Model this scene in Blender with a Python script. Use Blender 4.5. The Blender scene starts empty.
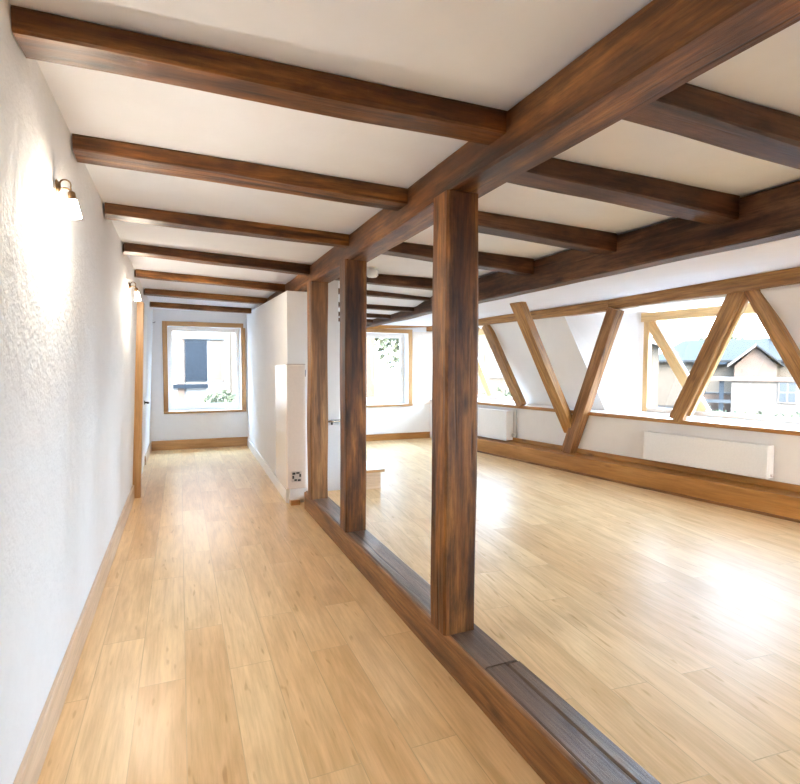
import bpy, bmesh, math, random
from mathutils import Vector, Matrix, noise as mnoise
random.seed(7)
SC = bpy.context.scene
COL = SC.collection
PI = math.pi

# ------------------------------------------------------------------ helpers
def V(*a): return Vector(a)

def tag(o, label=None, cat=None, group=None, kind=None):
    if label: o['label'] = label
    if cat: o['category'] = cat
    if group: o['group'] = group
    if kind: o['kind'] = kind
    return o

def obj(name, bm, mat, parent=None, smooth=False, recalc=True):
    if recalc: bmesh.ops.recalc_face_normals(bm, faces=bm.faces)
    me = bpy.data.meshes.new(name); bm.to_mesh(me); bm.free()
    if mat: me.materials.append(mat)
    if smooth:
        for p in me.polygons: p.use_smooth = True
    o = bpy.data.objects.new(name, me); COL.objects.link(o)
    if parent: o.parent = parent
    return o

def struct(name, bm, mat, parent=None, **k):
    o = obj(name, bm, mat, parent, **k)
    if not parent: o['kind'] = 'structure'
    return o

def empty(name, loc=(0, 0, 0), rot=None):
    o = bpy.data.objects.new(name, None); COL.objects.link(o)
    o.empty_display_size = .1
    o.location = loc
    if rot: o.rotation_euler = rot
    return o

def bx(bm, x0, y0, z0, x1, y1, z1, M=None, bev=0):
    vs = [bm.verts.new((x, y, z)) for x in (x0, x1) for y in (y0, y1) for z in (z0, z1)]
    fs = [(0, 1, 3, 2), (4, 6, 7, 5), (0, 4, 5, 1), (2, 3, 7, 6), (0, 2, 6, 4), (1, 5, 7, 3)]
    nf = [bm.faces.new([vs[i] for i in f]) for f in fs]
    if bev:
        es = list({e for f in nf for e in f.edges})
        r = bmesh.ops.bevel(bm, geom=es, offset=bev, segments=2, affect='EDGES', profile=.6)
        vs = list({v for f in r['faces'] for v in f.verts} | {v for v in vs if v.is_valid})
    if M: bmesh.ops.transform(bm, matrix=M, verts=[v for v in vs if v.is_valid])
    return bm

def box(x0, y0, z0, x1, y1, z1, M=None, bev=0):
    return bx(bmesh.new(), x0, y0, z0, x1, y1, z1, M, bev)

def hexa(bm, p):     # p: 8 corners, bottom 4 (ccw) then top 4
    v = [bm.verts.new(q) for q in p]
    for f in ((0, 3, 2, 1), (4, 5, 6, 7), (0, 1, 5, 4), (1, 2, 6, 5), (2, 3, 7, 6), (3, 0, 4, 7)):
        bm.faces.new([v[i] for i in f])
    return bm

def slab(bm, quad, off):        # quad extruded by the vector off
    off = Vector(off)
    return hexa(bm, [Vector(q) for q in quad] + [Vector(q) + off for q in quad])

def tube(bm, pts, r, n=8, cap=True):
    pts = [Vector(p) for p in pts]; rings = []
    rr = r if isinstance(r, (list, tuple)) else [r] * len(pts)
    up = None
    for i, p in enumerate(pts):
        d = (pts[min(i + 1, len(pts) - 1)] - pts[max(i - 1, 0)]).normalized()
        if up is None:
            up = d.orthogonal().normalized()
        up = (up - d * up.dot(d)).normalized(); s = d.cross(up)
        rings.append([bm.verts.new(p + (up * math.cos(2 * PI * k / n) + s * math.sin(2 * PI * k / n)) * rr[i]) for k in range(n)])
    for a, b in zip(rings, rings[1:]):
        for k in range(n): bm.faces.new([a[k], a[(k + 1) % n], b[(k + 1) % n], b[k]])
    if cap:
        bm.faces.new(rings[0][::-1]); bm.faces.new(rings[-1])
    return bm

def lathe(bm, prof, n=24, M=None, caps=True):     # profile of (radius, z)
    rings = [[bm.verts.new((r * math.cos(2 * PI * k / n), r * math.sin(2 * PI * k / n), z)) for k in range(n)] for r, z in prof]
    for a, b in zip(rings, rings[1:]):
        for k in range(n): bm.faces.new([a[k], a[(k + 1) % n], b[(k + 1) % n], b[k]])
    if caps:
        bm.faces.new(rings[0][::-1]); bm.faces.new(rings[-1])
    if M: bmesh.ops.transform(bm, matrix=M, verts=[v for r in rings for v in r])
    return bm

# ------------------------------------------------------------------ materials
def newmat(name):
    m = bpy.data.materials.new(name); m.use_nodes = True
    nt = m.node_tree; b = nt.nodes['Principled BSDF']
    return m, nt, b

def nd(nt, t, **k):
    n = nt.nodes.new(t)
    for a, v in k.items():
        if a in n.inputs.keys(): n.inputs[a].default_value = v
        else: setattr(n, a, v)
    return n

def ramp(nt, src, stops):
    r = nt.nodes.new('ShaderNodeValToRGB')
    e = r.color_ramp.elements
    while len(e) < len(stops): e.new(.5)
    for el, (p, c) in zip(e, stops):
        el.position = p; el.color = (*c, 1) if len(c) == 3 else c
    nt.links.new(src, r.inputs[0]); return r

def mixc(nt, mode, fac, a, b):
    n = nt.nodes.new('ShaderNodeMix'); n.data_type = 'RGBA'; n.blend_type = mode
    for i, v in ((0, fac), (6, a), (7, b)):
        if hasattr(v, 'is_output') or isinstance(v, bpy.types.NodeSocket): nt.links.new(v, n.inputs[i])
        elif i == 0: n.inputs[0].default_value = v
        else: n.inputs[i].default_value = (*v, 1)
    return n.outputs[2]

def plain(name, c, rough=.5, metal=0, bump=0, bscale=60, spec=.5, var=0):
    m, nt, b = newmat(name)
    b.inputs['Base Color'].default_value = (*c, 1); b.inputs['Roughness'].default_value = rough
    b.inputs['Metallic'].default_value = metal; b.inputs['Specular IOR Level'].default_value = spec
    tc = nd(nt, 'ShaderNodeTexCoord')
    nz = nd(nt, 'ShaderNodeTexNoise', Scale=bscale, Detail=4.0)
    nt.links.new(tc.outputs['Object'], nz.inputs['Vector'])
    lo = tuple(x * (1 - var - .02) for x in c); hi = tuple(min(1, x * (1 + var + .02)) for x in c)
    r = ramp(nt, nz.outputs['Fac'], [(.35, lo), (.65, hi)])
    nt.links.new(r.outputs[0], b.inputs['Base Color'])
    if bump:
        bp = nd(nt, 'ShaderNodeBump', Strength=bump, Distance=.01)
        nt.links.new(nz.outputs['Fac'], bp.inputs['Height']); nt.links.new(bp.outputs[0], b.inputs['Normal'])
    return m

def timber_mat(name, dark, mid, light, rough=.5, crack=.6, bump=.5, knots=True, spec=.4, fib=.75, blot=0):
    m, nt, b = newmat(name)
    tc = nd(nt, 'ShaderNodeTexCoord'); oi = nd(nt, 'ShaderNodeObjectInfo')
    mul = nd(nt, 'ShaderNodeMath', operation='MULTIPLY'); mul.inputs[1].default_value = 57.0
    nt.links.new(oi.outputs['Random'], mul.inputs[0])
    cmb = nd(nt, 'ShaderNodeCombineXYZ')
    for i in range(3): nt.links.new(mul.outputs[0], cmb.inputs[i])
    add = nd(nt, 'ShaderNodeVectorMath', operation='ADD')
    nt.links.new(tc.outputs['Object'], add.inputs[0]); nt.links.new(cmb.outputs[0], add.inputs[1])
    def mapped(s):
        mp = nd(nt, 'ShaderNodeMapping'); mp.inputs['Scale'].default_value = s
        nt.links.new(add.outputs[0], mp.inputs['Vector']); return mp.outputs[0]
    # broad tone, streaks along the grain, fine fibres
    n1 = nd(nt, 'ShaderNodeTexNoise', Scale=1.0, Detail=5.0, Roughness=.6, Distortion=.4); nt.links.new(mapped((1.0, 9, 9)), n1.inputs['Vector'])
    n2 = nd(nt, 'ShaderNodeTexNoise', Scale=1.0, Detail=8.0, Roughness=.7, Distortion=.3); nt.links.new(mapped((3.5, 60, 60)), n2.inputs['Vector'])
    r1 = ramp(nt, n1.outputs['Fac'], [(.3, dark), (.5, mid), (.72, light)])
    r2 = ramp(nt, n2.outputs['Fac'], [(.34, (.32, .30, .28)), (.6, (1.15, 1.15, 1.15))])
    c = mixc(nt, 'MULTIPLY', fib, r1.outputs[0], r2.outputs[0])
    n3 = nd(nt, 'ShaderNodeTexNoise', Scale=1.0, Detail=2.0, Distortion=.6); nt.links.new(mapped((.9, 22, 22)), n3.inputs['Vector'])
    r3 = ramp(nt, n3.outputs['Fac'], [(.30, (1, 1, 1)), (.36, (0, 0, 0))])
    fac = nd(nt, 'ShaderNodeMath', operation='MULTIPLY'); fac.inputs[1].default_value = crack
    nt.links.new(r3.outputs[0], fac.inputs[0])
    c = mixc(nt, 'MIX', fac.outputs[0], c, tuple(x * .35 for x in dark))
    if knots:
        vo = nd(nt, 'ShaderNodeTexVoronoi', Scale=1.0); nt.links.new(mapped((2.2, 7, 7)), vo.inputs['Vector'])
        r4 = ramp(nt, vo.outputs['Distance'], [(.05, (1, 1, 1)), (.16, (0, 0, 0))])
        f4 = nd(nt, 'ShaderNodeMath', operation='MULTIPLY'); f4.inputs[1].default_value = .75
        nt.links.new(r4.outputs[0], f4.inputs[0])
        c = mixc(nt, 'MIX', f4.outputs[0], c, tuple(x * .5 for x in dark))
    if blot:
        n4 = nd(nt, 'ShaderNodeTexNoise', Scale=1.0, Detail=5.0, Roughness=.65); nt.links.new(mapped((5, 13, 13)), n4.inputs['Vector'])
        r5 = ramp(nt, n4.outputs['Fac'], [(.36, (.30, .27, .25)), (.50, (.85, .85, .85)), (.68, (1.25, 1.22, 1.15))])
        c = mixc(nt, 'MULTIPLY', blot, c, r5.outputs[0])
    nt.links.new(c, b.inputs['Base Color'])
    b.inputs['Roughness'].default_value = rough; b.inputs['Specular IOR Level'].default_value = spec
    bp = nd(nt, 'ShaderNodeBump', Strength=bump, Distance=.006)
    s1 = nd(nt, 'ShaderNodeMath', operation='SUBTRACT'); nt.links.new(n2.outputs['Fac'], s1.inputs[0]); nt.links.new(r3.outputs[0], s1.inputs[1])
    nt.links.new(s1.outputs[0], bp.inputs['Height']); nt.links.new(bp.outputs[0], b.inputs['Normal'])
    return m

def plank_mat(name, rot, c_lo, c_hi, width=.19, length=1.25, rough=.3, spec=.45):
    m, nt, b = newmat(name)
    tc = nd(nt, 'ShaderNodeTexCoord')
    mp = nd(nt, 'ShaderNodeMapping'); mp.inputs['Rotation'].default_value = (0, 0, rot)
    nt.links.new(tc.outputs['Object'], mp.inputs['Vector'])
    br = nd(nt, 'ShaderNodeTexBrick', Scale=1.0); br.offset = .37; br.offset_frequency = 2; br.squash = 1
    br.inputs['Color1'].default_value = (0, 0, 0, 1); br.inputs['Color2'].default_value = (1, 1, 1, 1); br.inputs['Mortar'].default_value = (.5, .5, .5, 1)
    br.inputs['Mortar Size'].default_value = .0022; br.inputs['Mortar Smooth'].default_value = .3
    br.inputs['Brick Width'].default_value = length; br.inputs['Row Height'].default_value = width
    nt.links.new(mp.outputs[0], br.inputs['Vector'])
    # a second, finer layout: the three strips inside one board
    # per-board offset of the grain
    sc = nd(nt, 'ShaderNodeVectorMath', operation='SCALE'); sc.inputs['Scale'].default_value = 31.0
    nt.links.new(br.outputs['Color'], sc.inputs[0])
    add = nd(nt, 'ShaderNodeVectorMath', operation='ADD'); nt.links.new(mp.outputs[0], add.inputs[0]); nt.links.new(sc.outputs[0], add.inputs[1])
    def mapped(s):
        q = nd(nt, 'ShaderNodeMapping'); q.inputs['Scale'].default_value = s
        nt.links.new(add.outputs[0], q.inputs['Vector']); return q.outputs[0]
    n1 = nd(nt, 'ShaderNodeTexNoise', Scale=1.0, Detail=4.0, Roughness=.55, Distortion=1.0); nt.links.new(mapped((1.6, 9, 1)), n1.inputs['Vector'])
    n2 = nd(nt, 'ShaderNodeTexNoise', Scale=1.0, Detail=6.0, Roughness=.65); nt.links.new(mapped((4, 70, 1)), n2.inputs['Vector'])
    n3 = nd(nt, 'ShaderNodeTexNoise', Scale=1.0, Detail=1.0, Distortion=.3); nt.links.new(mapped((6, 34, 1)), n3.inputs['Vector'])
    tone = ramp(nt, br.outputs['Color'], [(0, c_lo), (1, c_hi)])
    g1 = ramp(nt, n1.outputs['Fac'], [(.3, (.86, .80, .72)), (.65, (1.05, 1.05, 1.05))])
    g2 = ramp(nt, n2.outputs['Fac'], [(.3, (.86, .83, .78)), (.6, (1.03, 1.03, 1.03))])
    g3 = ramp(nt, n3.outputs['Fac'], [(.24, (.72, .62, .5)), (.31, (1, 1, 1))])
    c = mixc(nt, 'MULTIPLY', 1.0, tone.outputs[0], g1.outputs[0])
    c = mixc(nt, 'MULTIPLY', 1.0, c, g2.outputs[0])
    c = mixc(nt, 'MULTIPLY', .7, c, g3.outputs[0])
    gap = nd(nt, 'ShaderNodeMath', operation='MULTIPLY'); gap.inputs[1].default_value = .35; nt.links.new(br.outputs['Fac'], gap.inputs[0])
    c = mixc(nt, 'MIX', gap.outputs[0], c, tuple(x * .45 for x in c_lo))
    nt.links.new(c, b.inputs['Base Color'])
    nr = nd(nt, 'ShaderNodeTexNoise', Scale=2.5, Detail=3.0); nt.links.new(mp.outputs[0], nr.inputs['Vector'])
    rr = nd(nt, 'ShaderNodeMapRange'); rr.inputs['To Min'].default_value = rough - .012; rr.inputs['To Max'].default_value = rough + .03
    nt.links.new(nr.outputs['Fac'], rr.inputs['Value']); nt.links.new(rr.outputs[0], b.inputs['Roughness'])
    b.inputs['Specular IOR Level'].default_value = spec
    b.inputs['Coat Weight'].default_value = .0; b.inputs['Coat Roughness'].default_value = .3
    bp = nd(nt, 'ShaderNodeBump', Strength=.12, Distance=.003)
    sb = nd(nt, 'ShaderNodeMath', operation='SUBTRACT'); nt.links.new(n2.outputs['Fac'], sb.inputs[0]); nt.links.new(br.outputs['Fac'], sb.inputs[1])
    nt.links.new(sb.outputs[0], bp.inputs['Height']); nt.links.new(bp.outputs[0], b.inputs['Normal'])
    return m

def plaster_mat(name, c, strength=.5, scale=14):
    m, nt, b = newmat(name)
    tc = nd(nt, 'ShaderNodeTexCoord')
    n1 = nd(nt, 'ShaderNodeTexNoise', Scale=float(scale), Detail=6.0, Roughness=.6)
    n2 = nd(nt, 'ShaderNodeTexNoise', Scale=float(scale) * 5, Detail=3.0)
    nt.links.new(tc.outputs['Object'], n1.inputs['Vector']); nt.links.new(tc.outputs['Object'], n2.inputs['Vector'])
    r = ramp(nt, n1.outputs['Fac'], [(.3, tuple(x * .97 for x in c)), (.7, c)])
    nt.links.new(r.outputs[0], b.inputs['Base Color'])
    b.inputs['Roughness'].default_value = .85; b.inputs['Specular IOR Level'].default_value = .2
    ad = nd(nt, 'ShaderNodeMath', operation='MULTIPLY_ADD'); ad.inputs[1].default_value = .35
    nt.links.new(n2.outputs['Fac'], ad.inputs[0]); nt.links.new(n1.outputs['Fac'], ad.inputs[2])
    bp = nd(nt, 'ShaderNodeBump', Strength=strength, Distance=.02)
    nt.links.new(ad.outputs[0], bp.inputs['Height']); nt.links.new(bp.outputs[0], b.inputs['Normal'])
    return m

def glass_mat():
    m = bpy.data.materials.new('window_glass'); m.use_nodes = True
    nt = m.node_tree; nt.nodes.clear()
    out = nd(nt, 'ShaderNodeOutputMaterial'); mx = nd(nt, 'ShaderNodeMixShader')
    tr = nd(nt, 'ShaderNodeBsdfTransparent'); gl = nd(nt, 'ShaderNodeBsdfGlossy', Roughness=.0)
    tr.inputs[0].default_value = (.97, .985, .99, 1)
    fr = nd(nt, 'ShaderNodeFresnel', IOR=1.45)
    nz = nd(nt, 'ShaderNodeTexNoise', Scale=1.2); rp = nd(nt, 'ShaderNodeBump', Strength=.02, Distance=.01)
    nt.links.new(nz.outputs['Fac'], rp.inputs['Height']); nt.links.new(rp.outputs[0], gl.inputs['Normal'])
    ge = nd(nt, 'ShaderNodeNewGeometry'); inv = nd(nt, 'ShaderNodeMath', operation='SUBTRACT'); inv.inputs[0].default_value = 1.0
    nt.links.new(ge.outputs['Backfacing'], inv.inputs[1]); fm = nd(nt, 'ShaderNodeMath', operation='MULTIPLY')
    nt.links.new(fr.outputs[0], fm.inputs[0]); nt.links.new(inv.outputs[0], fm.inputs[1])
    nt.links.new(fm.outputs[0], mx.inputs[0]); nt.links.new(tr.outputs[0], mx.inputs[1]); nt.links.new(gl.outputs[0], mx.inputs[2])
    nt.links.new(mx.outputs[0], out.inputs[0]); return m

def emit_mat(name, c, s):
    m, nt, b = newmat(name)
    b.inputs['Base Color'].default_value = (.9, .88, .84, 1); b.inputs['Roughness'].default_value = .3
    b.inputs['Emission Color'].default_value = (*c, 1); b.inputs['Emission Strength'].default_value = s
    return m

OLD = timber_mat('old_timber', (.036, .010, .0024), (.165, .056, .0115), (.420, .180, .046), rough=.46, spec=.35, blot=.65)
DARK = timber_mat('dark_timber', (.040, .014, .006), (.100, .040, .017), (.190, .085, .040), rough=.5, spec=.3, blot=.7)
HONEY = timber_mat('honey_timber', (.240, .105, .030), (.390, .195, .062), (.500, .275, .105), rough=.45, crack=.25)
BROWN = timber_mat('brown_timber', (.105, .042, .014), (.270, .120, .040), (.400, .205, .080), rough=.45, crack=.4)
GREY = timber_mat('worn_timber', (.072, .040, .025), (.155, .094, .062), (.27, .18, .125), rough=.34, crack=.8, spec=.6)
OAK = timber_mat('oak_trim', (.40, .20, .075), (.52, .29, .12), (.60, .36, .17), rough=.35, crack=.05, bump=.15, knots=False, fib=.3)
ORANGE = timber_mat('oiled_plinth', (.30, .125, .028), (.42, .19, .048), (.50, .25, .075), rough=.35, crack=.08, bump=.15, fib=.3)
PALEWOOD = timber_mat('pale_baseboard', (.54, .37, .25), (.66, .49, .35), (.74, .58, .44), rough=.35, crack=.05, bump=.1, knots=False, fib=.3)
PINE = timber_mat('pine_frame', (.55, .33, .14), (.66, .42, .19), (.72, .49, .25), rough=.35, crack=.04, bump=.1, knots=False, fib=.3)
FLOOR_A = plank_mat('floor_planks_corridor', PI / 2, (.77, .51, .26), (.88, .645, .37), rough=.292)
FLOOR_B = plank_mat('floor_planks_room', PI / 2 - math.radians(-5), (.75, .52, .285), (.85, .645, .39), rough=.36, width=.18, spec=.11)
WALL = plaster_mat('rough_plaster', (.82, .83, .855), .38, 13)
WHITE = plaster_mat('smooth_plaster', (.84, .835, .84), .10, 8)
WARMLIT = plaster_mat('warm_lit_plaster', (.83, .795, .77), .10, 8)  # white plaster with the room's warm light put into its colour
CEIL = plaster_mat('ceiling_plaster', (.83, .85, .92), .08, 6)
PAINT = plain('white_paint', (.83, .83, .83), .35)
CREAMP = plain('cream_enamel', (.80, .70, .62), .25)
RADW = plain('radiator_enamel', (.82, .80, .79), .35)
RAIL = plain('pale_window_rail', (.52, .40, .31), .4)
WINW = plain('window_white', (.90, .84, .78), .4)
BRASS = plain('aged_brass', (.20, .12, .06), .35, metal=.9, var=.2)
CHROME = plain('chrome', (.6, .6, .62), .2, metal=1)
BLACK = plain('black_metal', (.04, .035, .03), .5)
GREYP = plain('grey_plastic', (.45, .44, .43), .5)
GLASS = glass_mat()

# ------------------------------------------------------------------ timber builder
def timber(name, A, B, w, h, mat, side=None, jit=.004, cham=.012, parent=None, w2=None, h2=None, seed=None, step=.18):
    """Squared hand-hewn timber from A to B (centres); w across 'side', h across the other way."""
    A, B = Vector(A), Vector(B); L = (B - A).length
    ex = (B - A).normalized()
    side = Vector(side) if side else (Vector((0, 0, 1)).cross(ex) if abs(ex.z) < .9 else Vector((0, 1, 0)))
    ey = (side - ex * side.dot(ex)).normalized(); ez = ex.cross(ey)
    w2 = w2 or w; h2 = h2 or h
    bm = bmesh.new(); n = max(2, int(L / step)); sd = seed if seed is not None else random.random() * 100
    rings = []
    for i in range(n + 1):
        t = i / n; ww = (w + (w2 - w) * t) / 2; hh = (h + (h2 - h) * t) / 2; c = cham
        prof = [(-ww + c, -hh), (ww - c, -hh), (ww, -hh + c), (ww, hh - c), (ww - c, hh), (-ww + c, hh), (-ww, hh - c), (-ww, -hh + c)]
        ring = []
        for k, (a, b_) in enumerate(prof):
            q = Vector((t * L * 1.7 + sd, (k // 2) * 7.3, sd * 2))
            da = mnoise.noise(q) * jit * 1.6; db = mnoise.noise(q + Vector((0, 0, 31))) * jit * 1.6
            ring.append(bm.verts.new((t * L, a + da, b_ + db)))
        rings.append(ring)
    for a, b_ in zip(rings, rings[1:]):
        for k in range(8): bm.faces.new([a[k], a[(k + 1) % 8], b_[(k + 1) % 8], b_[k]])
    bm.faces.new(rings[0][::-1]); bm.faces.new(rings[-1])
    o = obj(name, bm, mat, parent)
    M = Matrix((( ex.x, ey.x, ez.x, A.x), (ex.y, ey.y, ez.y, A.y), (ex.z, ey.z, ez.z, A.z), (0, 0, 0, 1)))
    o.matrix_world = M
    return o

# right wall frame: s along the wall towards the viewer, o outward, z up
P0 = Vector((4.21, 6.9, 0)); T = Vector((.1353, -.9908, 0)); N = Vector((.9908, .1353, 0))
MW = Matrix(((T.x, N.x, 0, P0.x), (T.y, N.y, 0, P0.y), (0, 0, 1, 0), (0, 0, 0, 1)))   # local (s,o,z) -> world
def W(s, o, z): return P0 + T * s + N * o + Vector((0, 0, z))

SKY, EXPO = 2.2, 3.68
ZR = .10          # raised floor of the big room
H = 2.346         # ceiling
YB = 9.64         # corridor end wall
YR = 8.70         # end wall of the big room
YN = -3.0         # wall behind the viewer
XL0, XL1 = -.49, -.386      # left wall at floor / ceiling (it leans in)

# ------------------------------------------------------------------ floors
bm = box(-.8, YN, -.12, 1.20, YB + .02, 0); struct('floor', bm, FLOOR_A)
bm = bmesh.new()
pts = [(1.20, YN), tuple(W(10.3, .3, 0).xy), tuple(W(-2.0, .3, 0).xy), (1.20, YB)]
hexa(bm, [(x, y, -.12) for x, y in pts] + [(x, y, ZR) for x, y in pts]); struct('floor.001', bm, FLOOR_B)

# ------------------------------------------------------------------ ceiling
bm = bmesh.new()
xs = [-.8, 1.3, 1.56, 3.0]; FALL = [(5.2, H), (5.75, 2.285), (6.3, 2.19), (7.2, 2.168), (YR, 2.155)]
ys = [YN - .2] + [a for a, b in FALL] + [YB + .3]
def hc(x, y):        # the old ceiling sags towards the far end of the room
    if x < 1.55 or y <= FALL[0][0]: return H
    for (a, za), (b, zb) in zip(FALL, FALL[1:]):
        if y <= b: return za + (zb - za) * (y - a) / (b - a)
    return FALL[-1][1]
g = [[bm.verts.new((x, y, hc(x, y))) for y in ys] for x in xs]
g2 = [[bm.verts.new((x, y, H + .2)) for y in ys] for x in xs]
for i in range(3):
    for j in range(len(ys) - 1):
        bm.faces.new([g[i][j], g[i][j + 1], g[i + 1][j + 1], g[i + 1][j]])
        bm.faces.new([g2[i][j], g2[i + 1][j], g2[i + 1][j + 1], g2[i][j + 1]])
for i in range(3):
    for j in (0, len(ys) - 1): bm.faces.new([g[i][j], g[i + 1][j], g2[i + 1][j], g2[i][j]])
for j in range(len(ys) - 1):
    for i in (0, 3): bm.faces.new([g[i][j], g[i][j + 1], g2[i][j + 1], g2[i][j]])
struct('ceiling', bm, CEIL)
# lower soffit between the purlin and the eaves beam
SOF = [(-2.1, 2.135), (2.1, 2.20), (5.0, 2.31), (10.4, 2.31)]
def sof(s):
    for (a, za), (b, zb) in zip(SOF, SOF[1:]):
        if s <= b: return za + (zb - za) * (s - a) / (b - a)
    return SOF[-1][1]
bm = bmesh.new()
def s_of_y(y, o=0): return (P0.y + N.y * o - y) / .9908
for (a, za), (b, zb) in zip(SOF, SOF[1:]):
    pa, pb = W(a, .32, za), W(b, .32, zb)
    q = [V(2.98, pa.y, 2.125), V(2.98, pb.y, 2.125), pb, pa]
    slab(bm, q, (0, 0, .25))
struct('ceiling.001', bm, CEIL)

# ------------------------------------------------------------------ walls
bm = bmesh.new()   # left wall leans slightly
hexa(bm, [(-.9, YN - .2, 0), (XL0, YN - .2, 0), (XL0, YB + .3, 0), (-.9, YB + .3, 0),
          (-.9, YN - .2, H + .1), (XL1 - .004, YN - .2, H + .1), (XL1 - .004, YB + .3, H + .1), (-.9, YB + .3, H + .1)])
bmesh.ops.subdivide_edges(bm, edges=[e for e in bm.edges if abs(e.verts[0].co.y - e.verts[1].co.y) > 1], cuts=30)
struct('wall_left', bm, WALL)

def pierced(bm, x0, x1, z0, z1, y0, y1, holes):
    xs_ = sorted({x0, x1} | {h[0] for h in holes} | {h[1] for h in holes})
    for xa, xb in zip(xs_, xs_[1:]):
        hs = [h for h in holes if h[0] <= xa and h[1] >= xb]
        zc = z0
        for h in sorted(hs, key=lambda h: h[2]):
            bx(bm, xa, y0, zc, xb, y1, h[2]); zc = h[3]
        bx(bm, xa, y0, zc, xb, y1, z1)
    return bm
OP1 = (-.185, .995, .646, 2.08)
struct('wall_back', pierced(bmesh.new(), -.8, 1.54, 0, H + .1, YB, YB + .42, [OP1]), WHITE)
OP2 = (2.62, 3.79, .735, 2.0)
struct('wall_back.001', pierced(bmesh.new(), 1.5, 4.75, 0, H + .1, YR, YR + .36, [OP2]), WHITE)
OP3 = (2.6, 4.2, .7, 2.1)  # unseen rear opening, added to let in fill light
struct('wall_rear', pierced(bmesh.new(), -.8, 6.6, 0, H + .1, YN - .3, YN, [OP3]), DARK)  # dark finish added on this unseen wall to cut bounce onto the posts
# partition along the main beam: a face slab, the core under the beam and a taller right-hand side
bm = bmesh.new()
hexa(bm, [(1.005, 5.37, 0), (1.12, 5.37, 0), (1.12, YB, 0), (1.10, YB, 0), (1.005, 5.37, 2.165), (1.12, 5.37, 2.165), (1.12, YB, 2.34), (1.10, YB, 2.34)])
bx(bm, 1.12, 5.37, 0, 1.31, YB, 2.165); bx(bm, 1.31, 5.37, 0, 1.54, YB, 2.35)
struct('wall_partition', bm, WHITE)

# right wall: knee wall, mansard slopes, splayed dormer cheeks and dormer soffits
DORM = [dict(f=(-2.3, -1.9, -1.62), n=(-.16, .39, .47)),
        dict(f=(1.39, 1.80, 2.09), n=(3.66, 4.235, 4.42)),
        dict(f=(5.5, 5.85, 6.1), n=(7.0, 7.5, 7.7))]  # third dormer is out of view, added to brighten the room
ZT, ZL = 2.10, .845
OT, OB, OW = .22, .60, .95
bm = box(-2.1, .25, 0, 10.4, .62, ZL - .035)
ends = [(DORM[0]['n'], DORM[1]['f']), (DORM[1]['n'], DORM[2]['f']), (DORM[2]['n'], (10.4, 10.4, 10.4))]
for a, b in ends:
    slab(bm, [(a[0], OT, ZT), (b[0], OT, ZT), (b[1], OB, ZL - .04), (a[1], OB, ZL - .04)], (0, .10, .02))
for d in DORM:
    for k, sg in (('f', -1), ('n', 1)):
        s0, s1, s2 = d[k]
        slab(bm, [(s0, OT + .01, ZT), (s1, OB + .01, ZL - .04), (s2, OW + .03, ZL - .04), (s2, OW + .03, ZT)], (.05 * sg, .02, 0))
    slab(bm, [(d['f'][0], OT, ZT - .005), (d['n'][0], OT, ZT - .005), (d['n'][2], OW + .03, ZT - .005), (d['f'][2], OW + .03, ZT - .005)], (0, 0, .06))
bx(bm, -2.1, .235, ZT - .012, 10.4, .33, 2.5)
bmesh.ops.transform(bm, matrix=MW, verts=bm.verts)
struct('wall_right', bm, WARMLIT)

# ledge over the knee wall with a wooden nosing
bm = box(-1.45, .24, ZL - .035, 10.2, 1.0, ZL, MW); ledge = struct('trim_1', bm, PAINT)
nose = timber('nosing', W(-1.20, .228, ZL - .019), W(10.2, .228, ZL - .019), .03, .042, ORANGE, side=N, jit=.001, cham=.005, parent=ledge)
# timber step along the knee wall, its shoe, and a skirting above it
stp = timber('trim_2', W(-.80, .125, (ZR + .305) / 2), W(10.1, .125, (ZR + .305) / 2), .25, .205, ORANGE, side=N, jit=.0015, cham=.008); stp['kind'] = 'structure'
sh = timber('shoe_molding', W(-.80, -.008, ZR + .012), W(10.1, -.008, ZR + .012), .02, .024, BROWN, side=N, jit=.0008, cham=.004, parent=stp)
sk = timber('baseboard_right', W(-.80, .24, .337), W(10.1, .24, .337), .022, .062, ORANGE, side=N, jit=.001, cham=.004); sk['kind'] = 'structure'

# baseboards
def bb(name, A, B, side, mat, h=.16, z0=0):
    A = Vector(A); B = Vector(B)
    o = timber(name, A + V(0, 0, z0 + h / 2), B + V(0, 0, z0 + h / 2), .02, h, mat, side=side, jit=.0006, cham=.004); o['kind'] = 'structure'; return o
bb('baseboard_left', (XL0 + .014, YN, 0), (XL0 + .014, 6.18, 0), (1, 0, 0), PALEWOOD, h=.15)
bb('baseboard_left.001', (XL0 + .014, 8.25, 0), (XL0 + .014, YB - .02, 0), (1, 0, 0), PALEWOOD, h=.13)
bb('baseboard_back', (XL0 + .03, YB - .01, 0), (1.09, YB - .01, 0), (0, 1, 0), OAK, h=.16)
bb('baseboard_back.001', (1.56, YR - .01, 0), (4.22, YR - .01, 0), (0, 1, 0), ORANGE, h=.115, z0=ZR)
d = (V(1.10, YB, 0) - V(1.005, 5.37, 0)).normalized(); nn = V(-d.y, d.x, 0)
bb('baseboard_partition', V(1.005, 5.39, 0) + nn * .011, V(1.10, YB - .03, 0) + nn * .011, nn, PAINT, h=.13)

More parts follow.
